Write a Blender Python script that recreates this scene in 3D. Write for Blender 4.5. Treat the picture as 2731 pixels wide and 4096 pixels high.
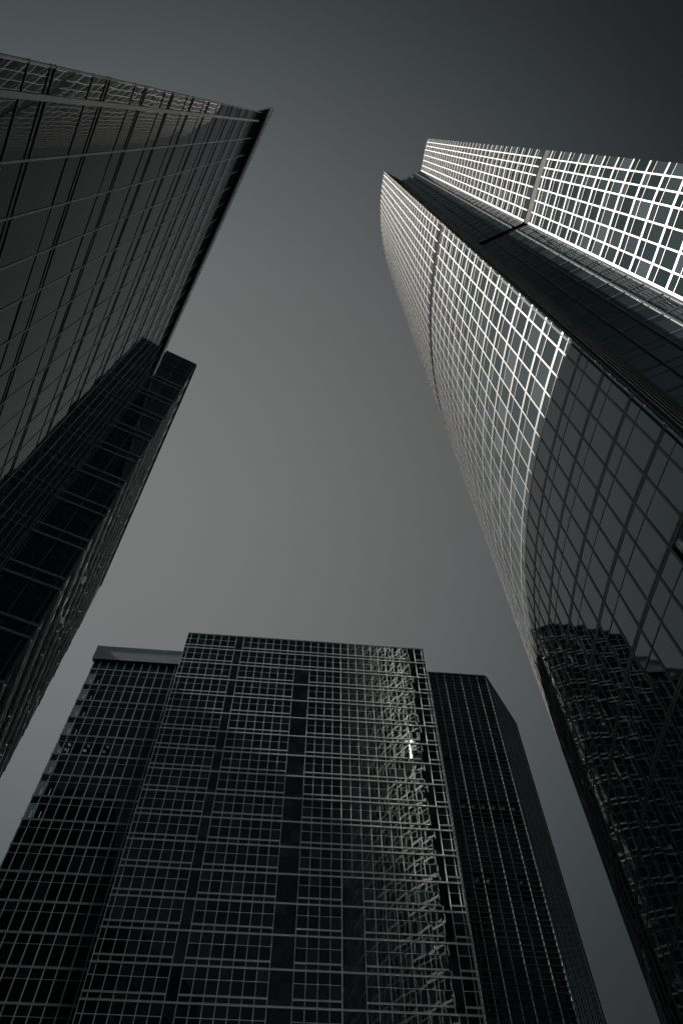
import bpy, math, random
from mathutils import Vector, Matrix

random.seed(7)
for o in list(bpy.data.objects):
    bpy.data.objects.remove(o, do_unlink=True)
scn = bpy.context.scene
COL = scn.collection
EYE = 1.6                                   # eye height of the photographer above the plaza

# ------------------------------------------------------------------ camera
RW = ((0.9999610749, 0.0088231860, 0.0),
      (0.0076974421, -0.8723767726, -0.4887734813),
      (-0.0043125393, 0.4887544558, -0.8724107312))
cam = bpy.data.cameras.new('camera')
cam.sensor_fit = 'VERTICAL'
cam.sensor_height = 36.0
cam.lens = 24.0
cam.clip_start = 0.1
cam.clip_end = 6000
camo = bpy.data.objects.new('camera', cam)
COL.objects.link(camo)
camo.matrix_world = Matrix.Translation((0, 0, EYE)) @ Matrix(RW).to_4x4()
scn.camera = camo

# ------------------------------------------------------------------ sky
SUN_AZ, SUN_EL = math.radians(-97.6), math.radians(40.8)     # from +y, clockwise
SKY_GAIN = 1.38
world = bpy.data.worlds.new('World')
scn.world = world
world.use_nodes = True
nt = world.node_tree
nt.nodes.clear()
L = nt.links.new
out = nt.nodes.new('ShaderNodeOutputWorld')
bg = nt.nodes.new('ShaderNodeBackground')
sky = nt.nodes.new('ShaderNodeTexSky')
sky.sky_type = 'NISHITA'
sky.sun_disc = False
sky.sun_elevation = SUN_EL
sky.sun_rotation = SUN_AZ
sky.dust_density = 0.3
bw = nt.nodes.new('ShaderNodeRGBToBW')
L(sky.outputs[0], bw.inputs[0])
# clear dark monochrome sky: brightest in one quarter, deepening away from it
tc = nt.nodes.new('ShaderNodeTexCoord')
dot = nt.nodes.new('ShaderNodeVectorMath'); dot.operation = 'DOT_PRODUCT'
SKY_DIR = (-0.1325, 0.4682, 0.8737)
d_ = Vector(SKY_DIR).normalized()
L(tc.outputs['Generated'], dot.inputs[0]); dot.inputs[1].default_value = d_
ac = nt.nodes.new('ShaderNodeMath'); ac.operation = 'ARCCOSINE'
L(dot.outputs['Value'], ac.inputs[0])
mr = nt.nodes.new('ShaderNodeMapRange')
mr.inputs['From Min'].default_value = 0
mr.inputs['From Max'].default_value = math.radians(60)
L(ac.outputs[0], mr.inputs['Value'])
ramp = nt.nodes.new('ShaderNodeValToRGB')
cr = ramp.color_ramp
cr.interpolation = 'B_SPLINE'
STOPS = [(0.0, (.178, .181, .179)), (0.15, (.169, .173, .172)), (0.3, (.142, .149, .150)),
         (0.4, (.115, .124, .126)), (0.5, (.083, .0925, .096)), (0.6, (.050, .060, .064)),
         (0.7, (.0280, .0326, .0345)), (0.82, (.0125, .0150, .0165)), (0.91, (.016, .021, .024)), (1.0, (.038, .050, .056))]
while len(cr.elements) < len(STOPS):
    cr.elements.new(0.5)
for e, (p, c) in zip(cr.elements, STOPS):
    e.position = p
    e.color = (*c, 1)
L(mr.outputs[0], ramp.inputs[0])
mul = nt.nodes.new('ShaderNodeMix'); mul.data_type = 'RGBA'; mul.blend_type = 'MULTIPLY'
mul.inputs['Factor'].default_value = 1
cmb = nt.nodes.new('ShaderNodeCombineColor')
for i in range(3):
    L(bw.outputs[0], cmb.inputs[i])
L(cmb.outputs[0], mul.inputs['A'])
L(ramp.outputs[0], mul.inputs['B'])
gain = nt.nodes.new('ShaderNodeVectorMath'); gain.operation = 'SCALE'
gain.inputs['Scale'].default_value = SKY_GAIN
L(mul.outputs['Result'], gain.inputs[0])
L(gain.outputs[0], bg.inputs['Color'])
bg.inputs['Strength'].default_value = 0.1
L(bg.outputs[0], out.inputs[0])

# ------------------------------------------------------------------ sun
S = Vector((math.sin(SUN_AZ) * math.cos(SUN_EL), math.cos(SUN_AZ) * math.cos(SUN_EL), math.sin(SUN_EL)))
sl = bpy.data.lights.new('sun', 'SUN')
sl.energy = 5.0
sl.angle = math.radians(0.5)
sl.color = (1.0, 0.915, 0.84)
so = bpy.data.objects.new('sun', sl)
COL.objects.link(so)
so.rotation_mode = 'QUATERNION'
so.rotation_quaternion = S.to_track_quat('Z', 'Y')
so.location = (0, 0, 400)

# ------------------------------------------------------------------ exposure, engine
scn.view_settings.view_transform = 'Standard'
scn.view_settings.look = 'None'
scn.view_settings.exposure = 2.2
scn.view_settings.gamma = 1
scn.render.engine = 'CYCLES'
scn.cycles.max_bounces = 6
scn.cycles.diffuse_bounces = 2
scn.cycles.glossy_bounces = 5
scn.cycles.caustics_reflective = True
scn.cycles.blur_glossy = 0.2

# ------------------------------------------------------------------ materials
def new_mat(name):
    m = bpy.data.materials.new(name)
    m.use_nodes = True
    n = m.node_tree
    n.nodes.clear()
    o = n.nodes.new('ShaderNodeOutputMaterial')
    b = n.nodes.new('ShaderNodeBsdfPrincipled')
    n.links.new(b.outputs[0], o.inputs[0])
    return m, n, b, o

def glass(name, lo, hi, ior, rough=0.02, wave=0.006, wscale=0.9, tint=(1, 1, 1), clear=0.0, dull=0.0):
    """coated curtain-wall glass: dark body, sharp reflections bent by slightly wavy panes"""
    m, n, b, o = new_mat(name)
    geo = n.nodes.new('ShaderNodeNewGeometry')
    mx = n.nodes.new('ShaderNodeMix'); mx.data_type = 'RGBA'
    mx.inputs['A'].default_value = (*lo, 1)
    mx.inputs['B'].default_value = (*hi, 1)
    pw = n.nodes.new('ShaderNodeMath'); pw.operation = 'POWER'; pw.inputs[1].default_value = 3
    n.links.new(geo.outputs['Random Per Island'], pw.inputs[0])
    n.links.new(pw.outputs[0], mx.inputs['Factor'])
    n.links.new(mx.outputs['Result'], b.inputs['Base Color'])
    b.inputs['Roughness'].default_value = rough
    b.inputs['IOR'].default_value = ior
    b.inputs['Specular Tint'].default_value = (*tint, 1)
    tcn = n.nodes.new('ShaderNodeTexCoord')
    ns = n.nodes.new('ShaderNodeTexNoise')
    ns.inputs['Scale'].default_value = wscale
    ns.inputs['Detail'].default_value = 1.5
    n.links.new(tcn.outputs['Object'], ns.inputs['Vector'])
    bp = n.nodes.new('ShaderNodeBump')
    bp.inputs['Strength'].default_value = 1
    bp.inputs['Distance'].default_value = wave
    n.links.new(ns.outputs['Fac'], bp.inputs['Height'])
    n.links.new(bp.outputs[0], b.inputs['Normal'])
    if dull > 0:                       # even dark matte share mixed into the glass
        df = n.nodes.new('ShaderNodeBsdfDiffuse')
        df.inputs[0].default_value = (.02, .025, .028, 1)
        ms = n.nodes.new('ShaderNodeMixShader')
        ms.inputs[0].default_value = dull
        n.links.new(b.outputs[0], ms.inputs[1])
        n.links.new(df.outputs[0], ms.inputs[2])
        n.links.new(ms.outputs[0], o.inputs[0])
    if clear > 0:
        tr = n.nodes.new('ShaderNodeBsdfTransparent')
        tr.inputs[0].default_value = (.7, .75, .75, 1)
        ms = n.nodes.new('ShaderNodeMixShader')
        ms.inputs[0].default_value = clear
        n.links.new(b.outputs[0], ms.inputs[1])
        n.links.new(tr.outputs[0], ms.inputs[2])
        n.links.new(ms.outputs[0], o.inputs[0])
    return m

def metal(name, col, metallic=0.0, rough=0.45, var=0.15, scale=0.6, spec=0.5):
    """painted or anodised metal with faint streaks and panel to panel variation"""
    m, n, b, o = new_mat(name)
    tcn = n.nodes.new('ShaderNodeTexCoord')
    mp = n.nodes.new('ShaderNodeMapping')
    mp.inputs['Scale'].default_value = (scale, scale, scale * 0.12)
    n.links.new(tcn.outputs['Object'], mp.inputs[0])
    ns = n.nodes.new('ShaderNodeTexNoise')
    ns.inputs['Scale'].default_value = 3
    ns.inputs['Detail'].default_value = 4
    n.links.new(mp.outputs[0], ns.inputs['Vector'])
    geo = n.nodes.new('ShaderNodeNewGeometry')
    ad = n.nodes.new('ShaderNodeMath'); ad.operation = 'ADD'
    n.links.new(ns.outputs['Fac'], ad.inputs[0])
    n.links.new(geo.outputs['Random Per Island'], ad.inputs[1])
    mrn = n.nodes.new('ShaderNodeMapRange')
    mrn.inputs['From Max'].default_value = 2
    mrn.inputs['To Min'].default_value = 1 - var
    mrn.inputs['To Max'].default_value = 1 + var
    n.links.new(ad.outputs[0], mrn.inputs['Value'])
    sc = n.nodes.new('ShaderNodeVectorMath'); sc.operation = 'SCALE'
    sc.inputs[0].default_value = col
    n.links.new(mrn.outputs[0], sc.inputs['Scale'])
    n.links.new(sc.outputs[0], b.inputs['Base Color'])
    b.inputs['Metallic'].default_value = metallic
    b.inputs['Specular IOR Level'].default_value = spec
    b.inputs['Roughness'].default_value = rough
    return m

def lamp_mat(name, col, strength):
    m, n, b, o = new_mat(name)
    b.inputs['Base Color'].default_value = (.8, .8, .8, 1)
    b.inputs['Emission Color'].default_value = (*col, 1)
    b.inputs['Emission Strength'].default_value = strength * .16
    return m

M = {}
T_ = (.84, .98, 1.0)
M['glass_curved'] = glass('curved_tower_glass', (.004, .007, .008), (.02, .027, .03), 2.15, .02, .0045, .5, T_)
M['glass_upper'] = glass('curved_tower_upper_glass', (.004, .007, .008), (.018, .024, .027), 1.6, .02, .004, .5, T_)
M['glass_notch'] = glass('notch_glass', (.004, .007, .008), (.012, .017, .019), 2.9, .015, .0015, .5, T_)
M['glass_left'] = glass('left_tower_glass', (.004, .007, .008), (.012, .017, .019), 1.37, .015, .0018, .8, T_, dull=.28)
M['glass_corner'] = glass('corner_block_glass', (.004, .007, .008), (.010, .014, .016), 1.6, .03, .004, .8, T_)
M['glass_wide'] = glass('wide_block_glass', (.004, .007, .008), (.016, .022, .025), 1.5, .02, .003, .8, T_)
M['glass_wing'] = glass('wing_glass', (.004, .007, .008), (.014, .019, .021), 2.1, .02, .005, .9, T_)
M['glass_clear'] = glass('clear_window_glass', (.003, .005, .006), (.008, .010, .012), 1.5, .03, .004, .9, T_, clear=.6)
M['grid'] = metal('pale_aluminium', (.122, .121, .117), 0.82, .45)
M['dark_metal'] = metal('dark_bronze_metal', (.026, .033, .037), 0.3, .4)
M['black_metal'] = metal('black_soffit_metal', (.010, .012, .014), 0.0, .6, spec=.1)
M['grey_panel'] = metal('grey_metal_panel', (.15, .165, .17), 0.5, .35)
M['ledge'] = metal('ledge_aluminium', (.44, .46, .47), 0.4, .28)
M['thin_metal'] = metal('thin_mullion_aluminium', (.62, .65, .66), 0.3, .32)
M['wall'] = metal('dark_wall', (.012, .015, .017), 0.0, .7)
M['parapet'] = metal('pale_parapet_panel', (.30, .32, .33), 0.6, .3)
M['fascia'] = metal('grey_fascia_panel', (.34, .36, .36), 0.0, .5, .08)
M['white'] = metal('white_mullion_metal', (.82, .83, .82), 0.45, .3)
M['lamp_mid'] = lamp_mat('soft_office_light', (1, .96, .9), .5)
M['lamp_low'] = lamp_mat('low_office_light', (1, .97, .92), .22)
M['lamp_dim'] = lamp_mat('dim_office_light', (1, .97, .92), .14)
M['lamp'] = lamp_mat('office_light', (1, .95, .88), 1.2)

# ------------------------------------------------------------------ mesh helpers
class MB:
    def __init__(self):
        self.v = []; self.f = []
    def add(self, vs, fs):
        k = len(self.v)
        self.v += [tuple(p) for p in vs]
        self.f += [tuple(i + k for i in f) for f in fs]
    def hexa(self, p):          # 4 bottom points, 4 top points, same order
        self.add(p, [(3, 2, 1, 0), (4, 5, 6, 7), (0, 1, 5, 4), (1, 2, 6, 5), (2, 3, 7, 6), (3, 0, 4, 7)])
    def prism(self, plan, z0, z1):
        n = len(plan)
        self.add([(x, y, z0) for x, y in plan] + [(x, y, z1) for x, y in plan],
                 [tuple(range(n - 1, -1, -1)), tuple(range(n, 2 * n))] +
                 [(i, (i + 1) % n, n + (i + 1) % n, n + i) for i in range(n)])

class Facade:
    """a wall line in plan; s runs along it and 'off' outwards, towards the viewer"""
    def __init__(self, pts, away=False):
        self.p = [Vector(q) for q in pts]
        self.s = [0.0]
        for a, b in zip(self.p, self.p[1:]):
            self.s.append(self.s[-1] + (b - a).length)
        self.len = self.s[-1]
        self.seg = []
        for a, b in zip(self.p, self.p[1:]):
            e = (b - a).normalized()
            n = Vector((e.y, -e.x))
            if (n.dot(-a) < 0) != away and len(self.p) == 2: n = -n
            self.seg.append((e, n))
        if len(self.p) > 2:
            mid = len(self.seg) // 2
            if self.seg[0][1].dot(-self.p[0]) < 0:
                self.seg = [(e, -n) for e, n in self.seg]
        self.vn = [self.seg[0][1]]
        for i in range(1, len(self.p) - 1):
            self.vn.append((self.seg[i - 1][1] + self.seg[i][1]).normalized())
        self.vn.append(self.seg[-1][1])
    def idx(self, s):
        for i in range(len(self.seg)):
            if s <= self.s[i + 1] + 1e-9: return i
        return len(self.seg) - 1
    def n(self, s):
        i = self.idx(s)
        t = (s - self.s[i]) / (self.s[i + 1] - self.s[i])
        return (self.vn[i] * (1 - t) + self.vn[i + 1] * t).normalized() if 0 <= t <= 1 else self.seg[i][1]
    def at(self, s, off=0.0):
        i = self.idx(s)
        q = self.p[i] + self.seg[i][0] * (s - self.s[i]) + self.n(s) * off
        return q
    def pt(self, s, off, z):
        q = self.at(s, off); return (q.x, q.y, z)
    def bar(self, mb, s0, s1, z0, z1, o0, o1):
        ks = [s0] + [k for k in self.s[1:-1] if s0 + .05 < k < s1 - .05] + [s1]
        vs = []
        for k in ks:
            vs += [self.pt(k, o0, z0), self.pt(k, o1, z0), self.pt(k, o1, z1), self.pt(k, o0, z1)]
        n = len(ks)
        fs = [(0, 1, 2, 3), (4 * n - 1, 4 * n - 2, 4 * n - 3, 4 * n - 4)]
        for i in range(n - 1):
            a, b = 4 * i, 4 * i + 4
            fs += [(a + j, b + j, b + (j + 1) % 4, a + (j + 1) % 4) for j in range(4)]
        mb.add(vs, fs)
    def post(self, mb, s, w, z0, z1, o0, o1):
        c = self.at(s); n = self.n(s); e = Vector((n.y, -n.x)) * (w / 2)
        q = [c - e + n * o0, c + e + n * o0, c + e + n * o1, c - e + n * o1]
        mb.hexa([(p.x, p.y, z0) for p in q] + [(p.x, p.y, z1) for p in q])
    def pane(self, mb, s0, s1, z0, z1, tilt=0.002, off=0.0, thick=0.03):
        ta, tb = random.gauss(0, tilt), random.gauss(0, tilt)
        sc, zc = (s0 + s1) / 2, (z0 + z1) / 2
        g = lambda s, z, d: self.pt(s, off - d + ta * (s - sc) + tb * (z - zc), z)
        f = [g(s0, z0, 0), g(s1, z0, 0), g(s1, z1, 0), g(s0, z1, 0)]
        k = [g(s0, z0, thick), g(s1, z0, thick), g(s1, z1, thick), g(s0, z1, thick)]
        mb.add(f + k, [(0, 1, 2, 3), (7, 6, 5, 4), (0, 4, 5, 1), (1, 5, 6, 2), (2, 6, 7, 3), (3, 7, 4, 0)])

def project(p):
    d = Vector(p) - Vector((0, 0, EYE))
    q = [sum(RW[i][j] * d[i] for i in range(3)) for j in range(3)]
    if q[2] > -0.1: return None
    return 1365.5 + q[0] / -q[2] * 2731, 2048 - q[1] / -q[2] * 2731

def shown(mb):
    pts = [project(v) for v in mb.v]
    if any(p is None for p in pts):
        pts = [p for p in pts if p]
        if not pts: return 0
    x0 = max(0, min(p[0] for p in pts)); x1 = min(2731, max(p[0] for p in pts))
    y0 = max(0, min(p[1] for p in pts)); y1 = min(4096, max(p[1] for p in pts))
    return max(0, x1 - x0) * max(0, y1 - y0)

def tag(o, label=None, cat=None, group=None, kind=None):
    if label: o['label'] = label
    if cat: o['category'] = cat
    if group: o['group'] = group
    if kind: o['kind'] = kind

class Thing:
    """an Empty at the building's base; parts are collected, then linked as its children"""
    def __init__(self, name, base, label, cat):
        self.o = bpy.data.objects.new(name, None)
        COL.objects.link(self.o)
        self.o.location = base
        self.base = base
        tag(self.o, label, cat)
        self.parts = {}
    def part(self, name, mb, mat, label=None, rank=None):
        self.parts.setdefault((name, mat), []).append((mb, label, rank))
    def _link(self, name, mb, mat, parent=None):
        me = bpy.data.meshes.new(name)
        bx, by, bz = self.base
        me.from_pydata([(x - bx, y - by, z - bz) for x, y, z in mb.v], [], mb.f)
        me.validate()
        me.materials.append(M[mat])
        o = bpy.data.objects.new(name, me)
        COL.objects.link(o)
        o.parent = parent or self.o
        return o
    def build(self):
        byname = {}
        for (name, mat), lst in self.parts.items():
            for mb, lab, rank in lst:
                byname.setdefault(name, []).append((shown(mb) if rank is None else rank, mat, mb, lab))
        for name, lst in byname.items():
            if len(lst) > 100:
                lst.sort(key=lambda t: -t[0])
                head, tail = lst[:100], lst[100:]
            else:
                head, tail = lst, []
            for a, mat, mb, lab in head:
                o = self._link(name, mb, mat)
                if lab: o['label'] = lab
            if tail:
                big = MB()
                mats = sorted({t[1] for t in tail})
                me_idx = []
                for a, mat, mb, lab in tail:
                    big.add(mb.v, mb.f)
                    me_idx += [mats.index(mat)] * len(mb.f)
                o = self._link(name, big, mats[0])
                for m in mats[1:]:
                    o.data.materials.append(M[m])
                if len(o.data.polygons) == len(me_idx):
                    o.data.polygons.foreach_set('material_index', me_idx)
                o['kind'] = 'stuff'

# ------------------------------------------------------------------ ground
gm = bpy.data.meshes.new('ground')
gm.from_pydata([(-1500, -1500, 0), (1500, -1500, 0), (1500, 1500, 0), (-1500, 1500, 0)], [], [(0, 1, 2, 3)])
mg, n, b, o_ = new_mat('plaza_paving')
br = n.nodes.new('ShaderNodeTexBrick')
br.inputs['Scale'].default_value = 1
br.inputs['Color1'].default_value = (.022, .024, .025, 1)
br.inputs['Color2'].default_value = (.028, .030, .031, 1)
br.inputs['Mortar'].default_value = (.03, .03, .03, 1)
tcn = n.nodes.new('ShaderNodeTexCoord')
n.links.new(tcn.outputs['Object'], br.inputs['Vector'])
n.links.new(br.outputs['Color'], b.inputs['Base Color'])
b.inputs['Roughness'].default_value = .7
gm.materials.append(mg)
go = bpy.data.objects.new('ground', gm)
COL.objects.link(go)
tag(go, kind='structure')

# ================================================================== curved tower (right)
RTZ = EYE + 254.0
rt = Thing('curved_tower', (30, 25, 0), 'tall curved tower with a sunlit pale window grid and a deep dark notch', 'skyscraper')
ax = lambda y: 14.2 + .0085 * (y - 23.5) ** 2 + .005 * max(0, y - 47) ** 2
ys = [12.23, 13.3, 14.87]
while ys[-1] < 56.5: ys.append(ys[-1] + 1.53)
FA = Facade([(ax(y), y) for y in ys])
FC = Facade([(27.50, 12.26), (27.82, 10.62), (28.05, 9.07), (28.29, 7.53), (28.53, 6.0), (28.78, 4.89), (29.04, 3.79), (29.37, 2.76)])
FB = Facade([(21.00, 15.16), (27.49, 12.32)])
FR = Facade([(15.30, 12.27), (21.00, 15.10)])          # end wall of the bulging facade
mains = []
z = 101.4 + EYE
while z > 2: z -= 4.2
while z < RTZ - 1: mains.append(z); z += 4.2
SL0, SL1 = 107.0 + EYE, 109.8 + EYE                    # recessed plant floor
inslot = lambda z0, z1: z1 > SL0 - .05 and z0 < SL1 + .05

def curtain(thing, F, cols, zs, single, glassm, gridm, proj, tilt, mw, sw, ztop, tall=.5, fin='floor_fin', glass_off=0.0, mproj=None, skip=(), first=None, lamp=None):
    mproj = proj + .04 if mproj is None else mproj
    zs = [z for z in zs if not inslot(z - .3, z + .3)]
    for i, z in enumerate(zs):
        z1 = zs[i + 1] if i + 1 < len(zs) else ztop
        lo, hi = z + tall / 2, z1 - tall / 2 - single
        spans = []
        for a, b in ((z, hi), (hi, z1)):
            if a < SL1 and b > SL0:
                spans += [(a, min(b, SL0)), (max(a, SL1), b)]
            else:
                spans.append((a, b))
        for a2, b2 in spans:
            if b2 - a2 < .15: continue
            for s0, s1 in zip(cols, cols[1:]):
                mb = MB(); F.pane(mb, s0 + .01, s1 - .01, a2 + .01, b2 - .01, tilt, glass_off)
                lit = lamp and s0 < lamp[0] < s1 and a2 < lamp[1] < b2
                thing.part('window', mb, 'glass_clear' if lit else glassm)
                if lit:
                    mb = MB()
                    for j in range(4):
                        F.bar(mb, lamp[0] - .16 + j * .1, lamp[0] - .10 + j * .1, lamp[1] - .35, lamp[1] + .35, -.2, -.17)
                    thing.part('ceiling_light', mb, 'lamp_dim')
        mb = MB()
        F.bar(mb, cols[0], cols[-1], z - tall / 2, z - .03, -.04, proj)
        F.bar(mb, cols[0], cols[-1], z + .03, z + tall / 2, -.04, proj * .92)
        thing.part(fin, mb, gridm)
        if not inslot(hi - .1, hi + .1):
            mb = MB(); F.bar(mb, cols[0], cols[-1], hi - sw / 2, hi + sw / 2, -.04, proj * .8); thing.part('transom', mb, gridm)
    for k, s in enumerate(cols):
        if k in skip: continue
        mb = MB()
        w = first if first and k == 0 else mw
        ss = min(max(s, cols[0] + w / 2), cols[-1] - w / 2)
        F.post(mb, ss, w, 0, SL0, -.05, mproj)
        F.post(mb, ss, w, SL1, ztop, -.05, mproj)
        thing.part('mullion', mb, gridm)

curtain(rt, FA, FA.s[:], mains, 1.25, 'glass_curved', 'grid', .02, .0022, .125, .08, RTZ, tall=.36, mproj=.035, skip=(0,), lamp=(3.84, 25.36 + EYE))
curtain(rt, FC, FC.s[:], mains, 1.25, 'glass_upper', 'grid', .02, .002, .14, .08, RTZ, tall=.38, mproj=.035, skip=(7,), first=.30)
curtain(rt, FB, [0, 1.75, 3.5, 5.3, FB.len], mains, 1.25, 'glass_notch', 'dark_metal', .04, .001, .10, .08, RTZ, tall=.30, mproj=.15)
# end wall of the bulging facade: dark ribbed metal
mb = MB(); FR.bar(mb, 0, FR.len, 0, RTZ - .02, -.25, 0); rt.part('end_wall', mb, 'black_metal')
for s in (.35, .8, 1.5, 2.3, 3.1, 3.9, 4.7, 5.5):
    mb = MB(); FR.post(mb, s, .09, 0, RTZ - .1, .0, .09); rt.part('rib', mb, 'dark_metal')
# rear face, seen only in the reflections
FN = Facade([(FA.p[-1].x + .05, FA.p[-1].y + .05), (55.5, 63)], away=True)
curtain(rt, FN, [k * FN.len / 12 for k in range(13)], mains, 1.25, 'glass_curved', 'grid', .03, .002, .18, .12, RTZ, tall=.42, mproj=.05)
# recessed plant floor
for F, d in ((FA, .10), (FC, .10), (FB, .35)):
    mb = MB(); F.bar(mb, 0, F.len, SL0, SL1, -d - .1, -d); rt.part('louvre_band', mb, 'black_metal' if F is not FB else 'black_metal')
    mb = MB()
    for k in range(9):
        zz = SL0 + .25 + k * .28
        F.bar(mb, .02, F.len - .02, zz, zz + .05, -d + .002, -d + (.03 if F is not FB else .10))
    rt.part('louvre', mb, 'black_metal' if F is not FB else 'black_metal')
# body behind the glass
plan = [FA.at(s, -.55) for s in FA.s] + [Vector((56, 62)), Vector((70, 40)), Vector((68, 9))]
plan += [FC.at(s, -.6) for s in reversed(FC.s)] + [FB.at(FB.len, -.62), FB.at(0.0, -.62), FR.at(FR.len * .9, -.5), FR.at(.6, -.4)]
mb = MB(); mb.prism([(p.x, p.y) for p in plan], 0, RTZ - .5); rt.part('wall', mb, 'wall')
for F in (FA, FC, FB):
    mb = MB(); F.bar(mb, 0, F.len, RTZ, RTZ + .12, -.6, .05); rt.part('coping', mb, 'dark_metal')
rt.build()

# ================================================================== corniced tower (left)
LTZ = EYE + 62.8
lt = Thing('corniced_tower', (-14, 8, 0), 'dark glass tower with a black overhanging cornice along its roof, at upper left', 'skyscraper')
FL = Facade([(-5.97, -1.22), (-18.02, 20.18)])
if FL.seg[0][1].x < 0: raise SystemExit('left facade faces away')
inslot_backup = (SL0, SL1)
SL0, SL1 = 1e5, 1e5 + 1
zs = [EYE + 57.3 - 4.01 * k for k in range(14, -1, -1)]
cols = [0.0] + [.66 + 1.365 * k for k in range(18)]
cols = [c for c in cols if c < FL.len - .3] + [FL.len]
def bars_left():
    for i, z in enumerate([zs[0] - 4.01] + zs):
        z1 = z + 4.01 if i < len(zs) else LTZ
        sg = z1 - 1.34
        sp = [(z, sg), (sg, z1)] if i < len(zs) else [(z, z1)]
        for a, b in sp:
            for s0, s1 in zip(cols, cols[1:]):
                mb = MB(); FL.pane(mb, s0 + .01, s1 - .01, a + .01, b - .01, .0022, 0); lt.part('window', mb, 'glass_left')
        mb = MB()
        FL.bar(mb, -.02, FL.len, z + .08, z + .12, -.04, .024)
        FL.bar(mb, -.02, FL.len, z - .19, z - .15, -.04, .022)
        lt.part('floor_fin', mb, 'dark_metal')
        if i < len(zs):
            mb = MB(); FL.bar(mb, -.02, FL.len, sg - .02, sg + .02, -.04, .022); lt.part('transom', mb, 'dark_metal')
    for k, s in enumerate(cols):
        mb = MB()
        w = .06 if k else .04
        FL.post(mb, max(s, w / 2), w if k != 1 else .13, 0, LTZ, -.05, .018 if k != 1 else .026)
        lt.part('mullion', mb, 'grey_panel')
bars_left()
# cornice: black soffit with a paler fascia in front
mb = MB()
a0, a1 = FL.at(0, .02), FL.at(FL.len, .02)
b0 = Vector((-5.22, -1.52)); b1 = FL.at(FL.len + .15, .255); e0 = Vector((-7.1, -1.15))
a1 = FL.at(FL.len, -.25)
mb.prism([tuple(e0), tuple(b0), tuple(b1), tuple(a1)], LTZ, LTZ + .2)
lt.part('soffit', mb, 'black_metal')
FF = Facade([tuple(b0), tuple(b1)])
k = 0; s = 0.0
while s < FF.len - .1:
    s1 = min(s + 3.0, FF.len)
    mb = MB(); FF.bar(mb, s, s1 - .02, LTZ - .03, LTZ + 1.15, -.1, .03); lt.part('fascia_panel', mb, 'fascia'); s = s1
mb = MB(); FF.bar(mb, 0, FF.len, LTZ + 1.15, LTZ + 1.22, -.14, .06); lt.part('coping', mb, 'dark_metal')
FE = Facade([tuple(e0), tuple(b0)])
mb = MB(); FE.bar(mb, 0, FE.len - .12, LTZ - .03, LTZ + 1.15, -.1, -.004); lt.part('fascia_panel', mb, 'fascia')
mb = MB()
i0, i1 = FL.at(.1, -.3), FL.at(FL.len, -.3)
mb.prism([(i0.x, i0.y), (-30, -5.6), (-38, 14), (-19.0, 20.3), (i1.x, i1.y)], 0, LTZ + .15); lt.part('wall', mb, 'wall')
lt.build()

# ================================================================== corner block (left, behind)
CBZ = EYE + 70.75
cb = Thing('corner_block', (-22, 32, 0), 'taller narrow dark block with a glazed corner, rising behind the corniced tower', 'office tower')
e1 = Vector((-15.27 + 20.71, 21.66 - 18.88)).normalized()
cr_ = Vector((-15.27, 21.66))
F1 = Facade([tuple(cr_ - e1 * 3.30), tuple(cr_)])
F2 = Facade([tuple(cr_), (-30.51, 50.05)])
zs = [EYE + 63.40 - 4.03 * k for k in range(16, -1, -1)]
for F, cols, tl in ((F1, [0, .35, 1.68, 2.95, F1.len], .001), (F2, [0.0] + [.4 + 1.5 * k for k in range(21)] + [F2.len], .002)):
    for i, z in enumerate(zs):
        z1 = zs[i + 1] if i + 1 < len(zs) else CBZ
        lower = z - .95
        nl = z1 - .95 if i + 1 < len(zs) else CBZ - 3.4
        for a, b in ((lower, z), (z, (z + nl) / 2 + .3), ((z + nl) / 2 + .3, nl)) + (((nl, CBZ),) if i + 1 == len(zs) else ()):
            for s0, s1 in zip(cols, cols[1:]):
                mb = MB(); F.pane(mb, s0 + .01, s1 - .01, a + .008, b - .008, tl); cb.part('window', mb, 'glass_corner')
        for zz, nm in ((z, 'upper'), (lower, 'lower')):
            if F is F1:
                mb = MB(); F.bar(mb, 0, F.len - .02, zz - .09, zz + .09, -.04, .10); cb.part('floor_ledge', mb, 'grey_panel')
            else:
                s = 0.05
                while s < F.len - .2:
                    mb = MB()
                    ln = random.choice((2, 3, 4, 5)) * 1.5 if nm == 'upper' else random.choice((3, 5, 6)) * 1.5
                    F.bar(mb, s, min(s + ln, F.len), zz - .07, zz + .07, -.04, .10)
                    s += ln + (1.5 if random.random() < .6 else .1)
                    cb.part('floor_ledge', mb, 'thin_metal')
        mb = MB(); zz = (z + nl) / 2 + .3; F.bar(mb, 0, F.len, zz - .02, zz + .02, -.03, .03); cb.part('transom', mb, 'dark_metal')
    for s in cols:
        mb = MB(); F.post(mb, min(max(s, .04), F.len - .04), .07, 0, CBZ, -.04, .03); cb.part('mullion', mb, 'dark_metal')
for zz in (66.3, 67.35, 69.0):
    mb = MB(); F1.bar(mb, 0, F1.len - .01, EYE + zz - .05, EYE + zz + .05, -.04, .07); cb.part('floor_ledge', mb, 'dark_metal')
for F in (F1, F2):
    mb = MB(); F.bar(mb, 0, F.len, CBZ, CBZ + .14, -.5, .10 if F is F1 else .12); cb.part('coping', mb, 'grey_panel')
mb = MB()
q0, q1 = F1.at(0, -.3), F1.at(F1.len - .32, -.3)
q2 = F2.at(.5, -.3); q3 = F2.at(F2.len - .1, -.3)
mb.prism([(q0.x, q0.y), (q1.x, q1.y), (q2.x, q2.y), (q3.x, q3.y), (-37, 47), (-37, 15)], 0, CBZ - .2); cb.part('wall', mb, 'wall')
mb = MB(); mb.prism([(-56, -6), (-40, -6), (-40, 60), (-56, 60)], 0, EYE + 93.0); cb.part('unseen_shade_block', mb, 'wall')  # unseen block, added to cast the shade on the curved tower's foot
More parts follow.
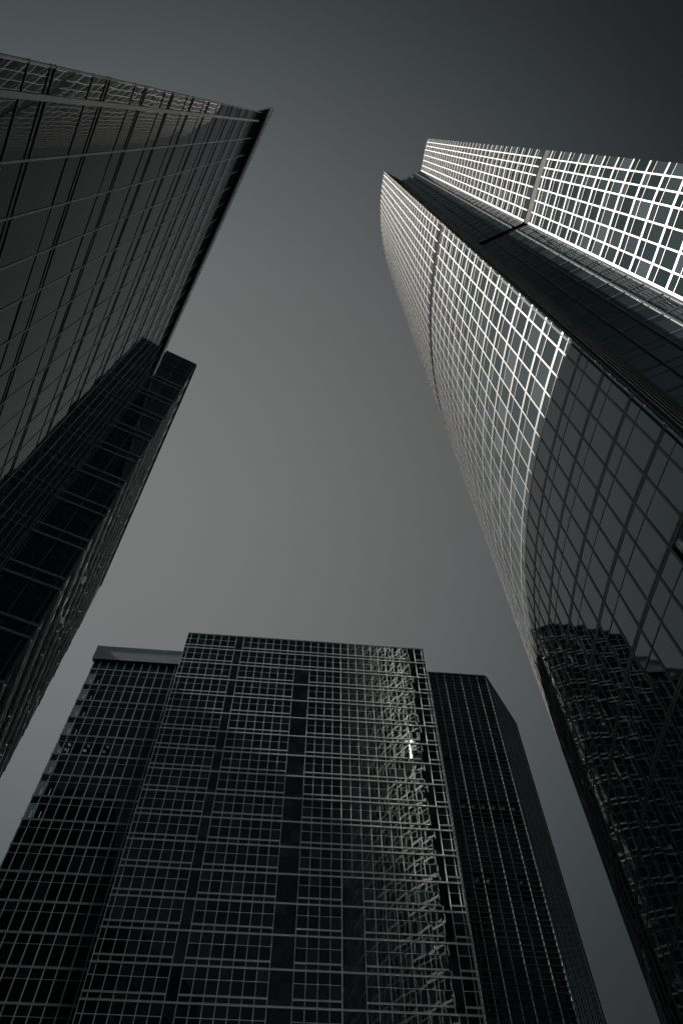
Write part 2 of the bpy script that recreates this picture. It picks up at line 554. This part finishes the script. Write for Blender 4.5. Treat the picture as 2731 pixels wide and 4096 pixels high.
mb = MB(); mb.prism([(-110, 60.01), (-56, 60.01), (-56, 64), (-75, 92), (-110, 92)], 0, EYE + 124.0); cb.part('unseen_shade_block', mb, 'wall')  # second unseen block, added to shade the office block's lower floors
cb.build()

# ================================================================== wide office block (bottom centre)
WZ = EYE + 105.5
wb = Thing('office_block', (-3, 103, 0), 'wide dark glass office block with pale horizontal ledges and a lower wing on either side', 'office building')
e = Vector((0.99492, 0.10068)); nn = Vector((.10068, -.99492))
p0 = Vector((-30.28, 86.16))
def front(u0, u1, back):
    return Facade([tuple(p0 + e * u0 - nn * back), tuple(p0 + e * u1 - nn * back)])
UM = 46.6
F = front(0, UM, 0)
CW = 1.4632
colx = [0.0, .75] + [.75 + CW * k for k in range(1, 32)]
colx = [c for c in colx if c < UM - .3] + [UM]
low = [EYE + 101.42 - 4.04 * k for k in range(24, -1, -1)]
def pier(u, k):                       # k = floors below the roof
    if 9.45 <= u <= 10.95: return True
    if 42.55 <= u <= 44.05: return True
    if k >= 2 and 21.3 <= u <= 24.3: return True
    if k >= 12 and 30.1 <= u <= 33.1: return True
    return False
n_ = len(low)
lampspots = {}
for i, z in enumerate(low):
    k = n_ - 1 - i
    up = z + .84
    nz = low[i + 1] if i + 1 < n_ else WZ
    tr = up + (nz - up) * .56
    for s0, s1 in zip(colx, colx[1:]):
        um = (s0 + s1) / 2
        for a, b in ((z, up), (up, tr), (tr, nz)):
            mb = MB(); F.pane(mb, s0 + .01, s1 - .01, a + .008, b - .008, .004); wb.part('window', mb, 'glass_wide')
    mb = MB(); F.bar(mb, -.12, UM + .02, z - .08, z + .08, -.04, .115)
    F.bar(mb, -.12, UM + .02, z + .14, z + .17, -.04, .09); wb.part('floor_ledge', mb, 'ledge')
    # upper ledge stops at the piers
    run = None
    for s0, s1 in list(zip(colx, colx[1:])) + [(UM, UM + 1)]:
        um = (s0 + s1) / 2
        stop = s0 >= UM or pier(um, k)
        if not stop and run is None: run = s0
        if stop and run is not None:
            mb = MB(); F.bar(mb, run - .05, s0 + .05 if s0 < UM else UM + .02, up - .07, up + .07, -.04, .112)
            F.bar(mb, run - .05, s0 + .03 if s0 < UM else UM + .02, up + .13, up + .16, -.04, .088)
            wb.part('sill_ledge', mb, 'ledge')
            mb = MB(); F.bar(mb, run, min(s0, UM), tr - .025, tr + .025, -.03, .05); wb.part('transom', mb, 'thin_metal')
            run = None
for s in colx:
    mb = MB()
    ss = min(max(s, .04), UM - .04)
    w = .062 if not (30.0 < s < 30.2) else .12
    zlist = []
    for i, z in enumerate(low):
        k = n_ - 1 - i
        if pier(s - .2, k) and pier(s + .2, k): continue
        nz = low[i + 1] if i + 1 < n_ else WZ
        F.post(mb, ss, w, z + .09, nz - .09, -.04, .10)
    F.post(mb, ss, w, 0, low[0] - .12, -.04, .10)
    wb.part('mullion', mb, 'thin_metal')
mb = MB(); F.bar(mb, 0, UM, WZ, WZ + .25, -.6, .08); wb.part('coping', mb, 'grey_panel')
# --- left wing, set back
G0 = -16.93
FW = front(G0, 0.3, 4.1)
WL = FW.len
wingz = [EYE + 98.2 - 4.02 * k for k in range(24, -1, -1)]
wtop = EYE + 101.5
cw = [0.0] + [1.26 + 1.578 * k for k in range(11)]
cw = [c for c in cw if c < WL - .1] + [WL]
def room(F_, s, z, name_mat=None, vertical=False, inset=.35, w=.42):
    """a lit lamp behind a clear window"""
    mb = MB()
    if vertical:
        F_.post(mb, s, .05, z, z + 1.35, -inset - .07, -inset)
        wb.part('wall_lamp', mb, 'lamp')
    else:
        for j in range(3):
            F_.bar(mb, s - w / 2, s + w / 2, z, z + .03, -inset - .06 - .22 * j, -inset - .22 * j)
        wb.part('ceiling_light', mb, name_mat or ('lamp' if random.random() < .35 else 'lamp_mid'))
clear = set()
for kk, js in ((4, (1, 3, 5)), ):
    for j in js: clear.add((kk, j)); clear.add((kk, j - 1))
for kk in range(0, 8): clear.add((kk, 0)); clear.add((kk, 1))
nw = len(wingz)
for i, z in enumerate(wingz):
    k = nw - 1 - i
    nz = wingz[i + 1] if i + 1 < nw else wtop
    tr = nz - 1.28 if i + 1 < nw else None
    # thin transom sits a third of a floor below the ledge above
    for j, (s0, s1) in enumerate(zip(cw, cw[1:])):
        for a, b in (((z, tr), (tr, nz)) if tr else ((z, nz),)):
            g = 'glass_clear' if (k - 1, j) in clear and a == z else 'glass_wide'
            mb = MB(); FW.pane(mb, s0 + .01, s1 - .01, a + .008, b - .008, .0025); wb.part('window', mb, g)
    mb = MB(); FW.bar(mb, -.10, WL, z - .10, z + .10, -.04, .125); FW.bar(mb, -.10, WL, z + .17, z + .20, -.04, .10); wb.part('floor_ledge', mb, 'ledge')
    if tr:
        mb = MB(); FW.bar(mb, 0, WL, tr - .022, tr + .022, -.03, .05); wb.part('transom', mb, 'thin_metal')
    if 1 <= k <= 8:
        room(FW, .75, z + .45, vertical=True); 
        if k != 6: room(FW, 2.1, z + .35, vertical=True)
    if k == 5:
        for j in (1, 3, 5):
            room(FW, cw[j] + .6, tr - .15)
            room(FW, cw[j] + .2, tr - .95, inset=.6, w=.5)
for s in cw:
    mb = MB(); FW.post(mb, min(max(s, .05), WL), .11, 0, wtop, -.04, .11); wb.part('mullion', mb, 'thin_metal')
FP = front(G0 - .35, -.02, 3.3)
s = 0.0
while s < FP.len - .1:
    s1 = min(s + 1.6, FP.len)
    mb = MB(); FP.bar(mb, s + .005, s1 - .005, wtop - 1.2, wtop + .55, -.1, 0); wb.part('parapet_panel', mb, 'parapet')
    mb = MB(); FP.bar(mb, s + .005, s1 - .005, wtop + .57, wtop + 2.3, -.1, 0); wb.part('parapet_panel', mb, 'parapet')
    s = s1
mb = MB(); FP.bar(mb, -.05, FP.len, wtop + 2.31, wtop + 2.45, -.3, .05); wb.part('coping', mb, 'ledge')
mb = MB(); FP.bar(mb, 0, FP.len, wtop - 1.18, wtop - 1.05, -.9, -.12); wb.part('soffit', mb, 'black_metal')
# --- right wing, barely set back, with a splayed side
U1 = 57.96
FRW = front(UM + .1, U1, .06)
RL = FRW.len
rtop = EYE + 99.0
cr0 = FRW.at(RL)
FS = Facade([tuple(cr0), (34.92, 105.2)])
cols = [.10, 1.62, 3.14, 4.72, 6.30, 7.88, 9.46, RL - .10]
for F_, cs, g in ((FRW, [0.0] + cols, 'glass_wing'), (FS, [0, 1.6, 3.2, 4.8, 6.4, 8.0, 9.6, 11.2, 12.8, FS.len], 'glass_notch')):
    z = rtop; k = 0
    while z > 30:
        a = z - 4.0
        for j, (s0, s1) in enumerate(zip(cs, cs[1:])):
            gg = g
            if F_ is FRW and ((k == 7 and j >= 2) or (k == 10 and j in (2, 3, 6))): gg = 'glass_clear'
            mb = MB(); F_.pane(mb, s0 + .01, s1 - .01, a + .005, z - .005, .004); wb.part('window', mb, gg)
        if F_ is FRW and k == 7:
            for j in (2, 3, 4, 5, 6, 7): room(FRW, cs[j] + .75, z - 1.0, 'lamp_low', w=.6)
        if F_ is FRW and k == 10:
            for j in (2, 3, 6): room(FRW, cs[j] + .75, z - 1.0, 'lamp_low' if j != 3 else 'lamp_mid', w=.4)
        for t in (0, .83, 1.66, 2.4, 3.12):
            mb = MB(); F_.bar(mb, 0, F_.len, z - t - .22, z - t - .11, -.03, .11 if F_ is FRW else .06); wb.part('sun_bar', mb, 'dark_metal' if F_ is FRW else 'grey_panel')
        z = a; k += 1
    for j, s in enumerate(cs):
        mb = MB(); br_ = j % 2 or j == 8; w = .10 if br_ or F_ is FS else .06
        F_.post(mb, min(max(s, .05), F_.len - .05), w, 0, rtop - .05, -.03, .10 if br_ else .06)
        wb.part('mullion', mb, 'white' if (br_ and F_ is FRW) else 'thin_metal' if F_ is FRW else 'dark_metal')
    mb = MB(); F_.bar(mb, 0, F_.len, rtop, rtop + .2, -.4, .18); wb.part('coping', mb, 'grey_panel')
# body behind the glass
def bodyplan(F_, back, depth):
    a, b = F_.at(.1, -back), F_.at(F_.len - .1, -back)
    return [(a.x, a.y), (b.x, b.y), (b.x - nn.x * depth, b.y - nn.y * depth), (a.x - nn.x * depth, a.y - nn.y * depth)]
mb = MB(); mb.prism(bodyplan(F, .4, 30), 0, WZ - .2); wb.part('wall', mb, 'wall')
mb = MB(); mb.prism(bodyplan(FW, 3.5, 20), 0, wtop - .1); wb.part('wall', mb, 'wall')
a = FRW.at(.0, -3.0); b_ = FRW.at(RL - 2.2, -3.0); c_ = FS.at(3.5, -.5); d2 = FS.at(FS.len - .1, -.5)
mb = MB(); mb.prism([(a.x, a.y), (b_.x, b_.y), (c_.x, c_.y), (d2.x, d2.y), (20, 120)], 0, rtop - .1); wb.part('wall', mb, 'wall')
# ceilings seen through the clear windows
for F_, zz in ((FW, wingz[nw - 6] + 2.75), (FRW, rtop - 28 - .9), (FRW, rtop - 40 - .9)):
    mb = MB(); F_.bar(mb, 0.1, F_.len - .1, zz, zz + .2, -2.9, -.2); wb.part('ceiling', mb, 'wall')
wb.build()
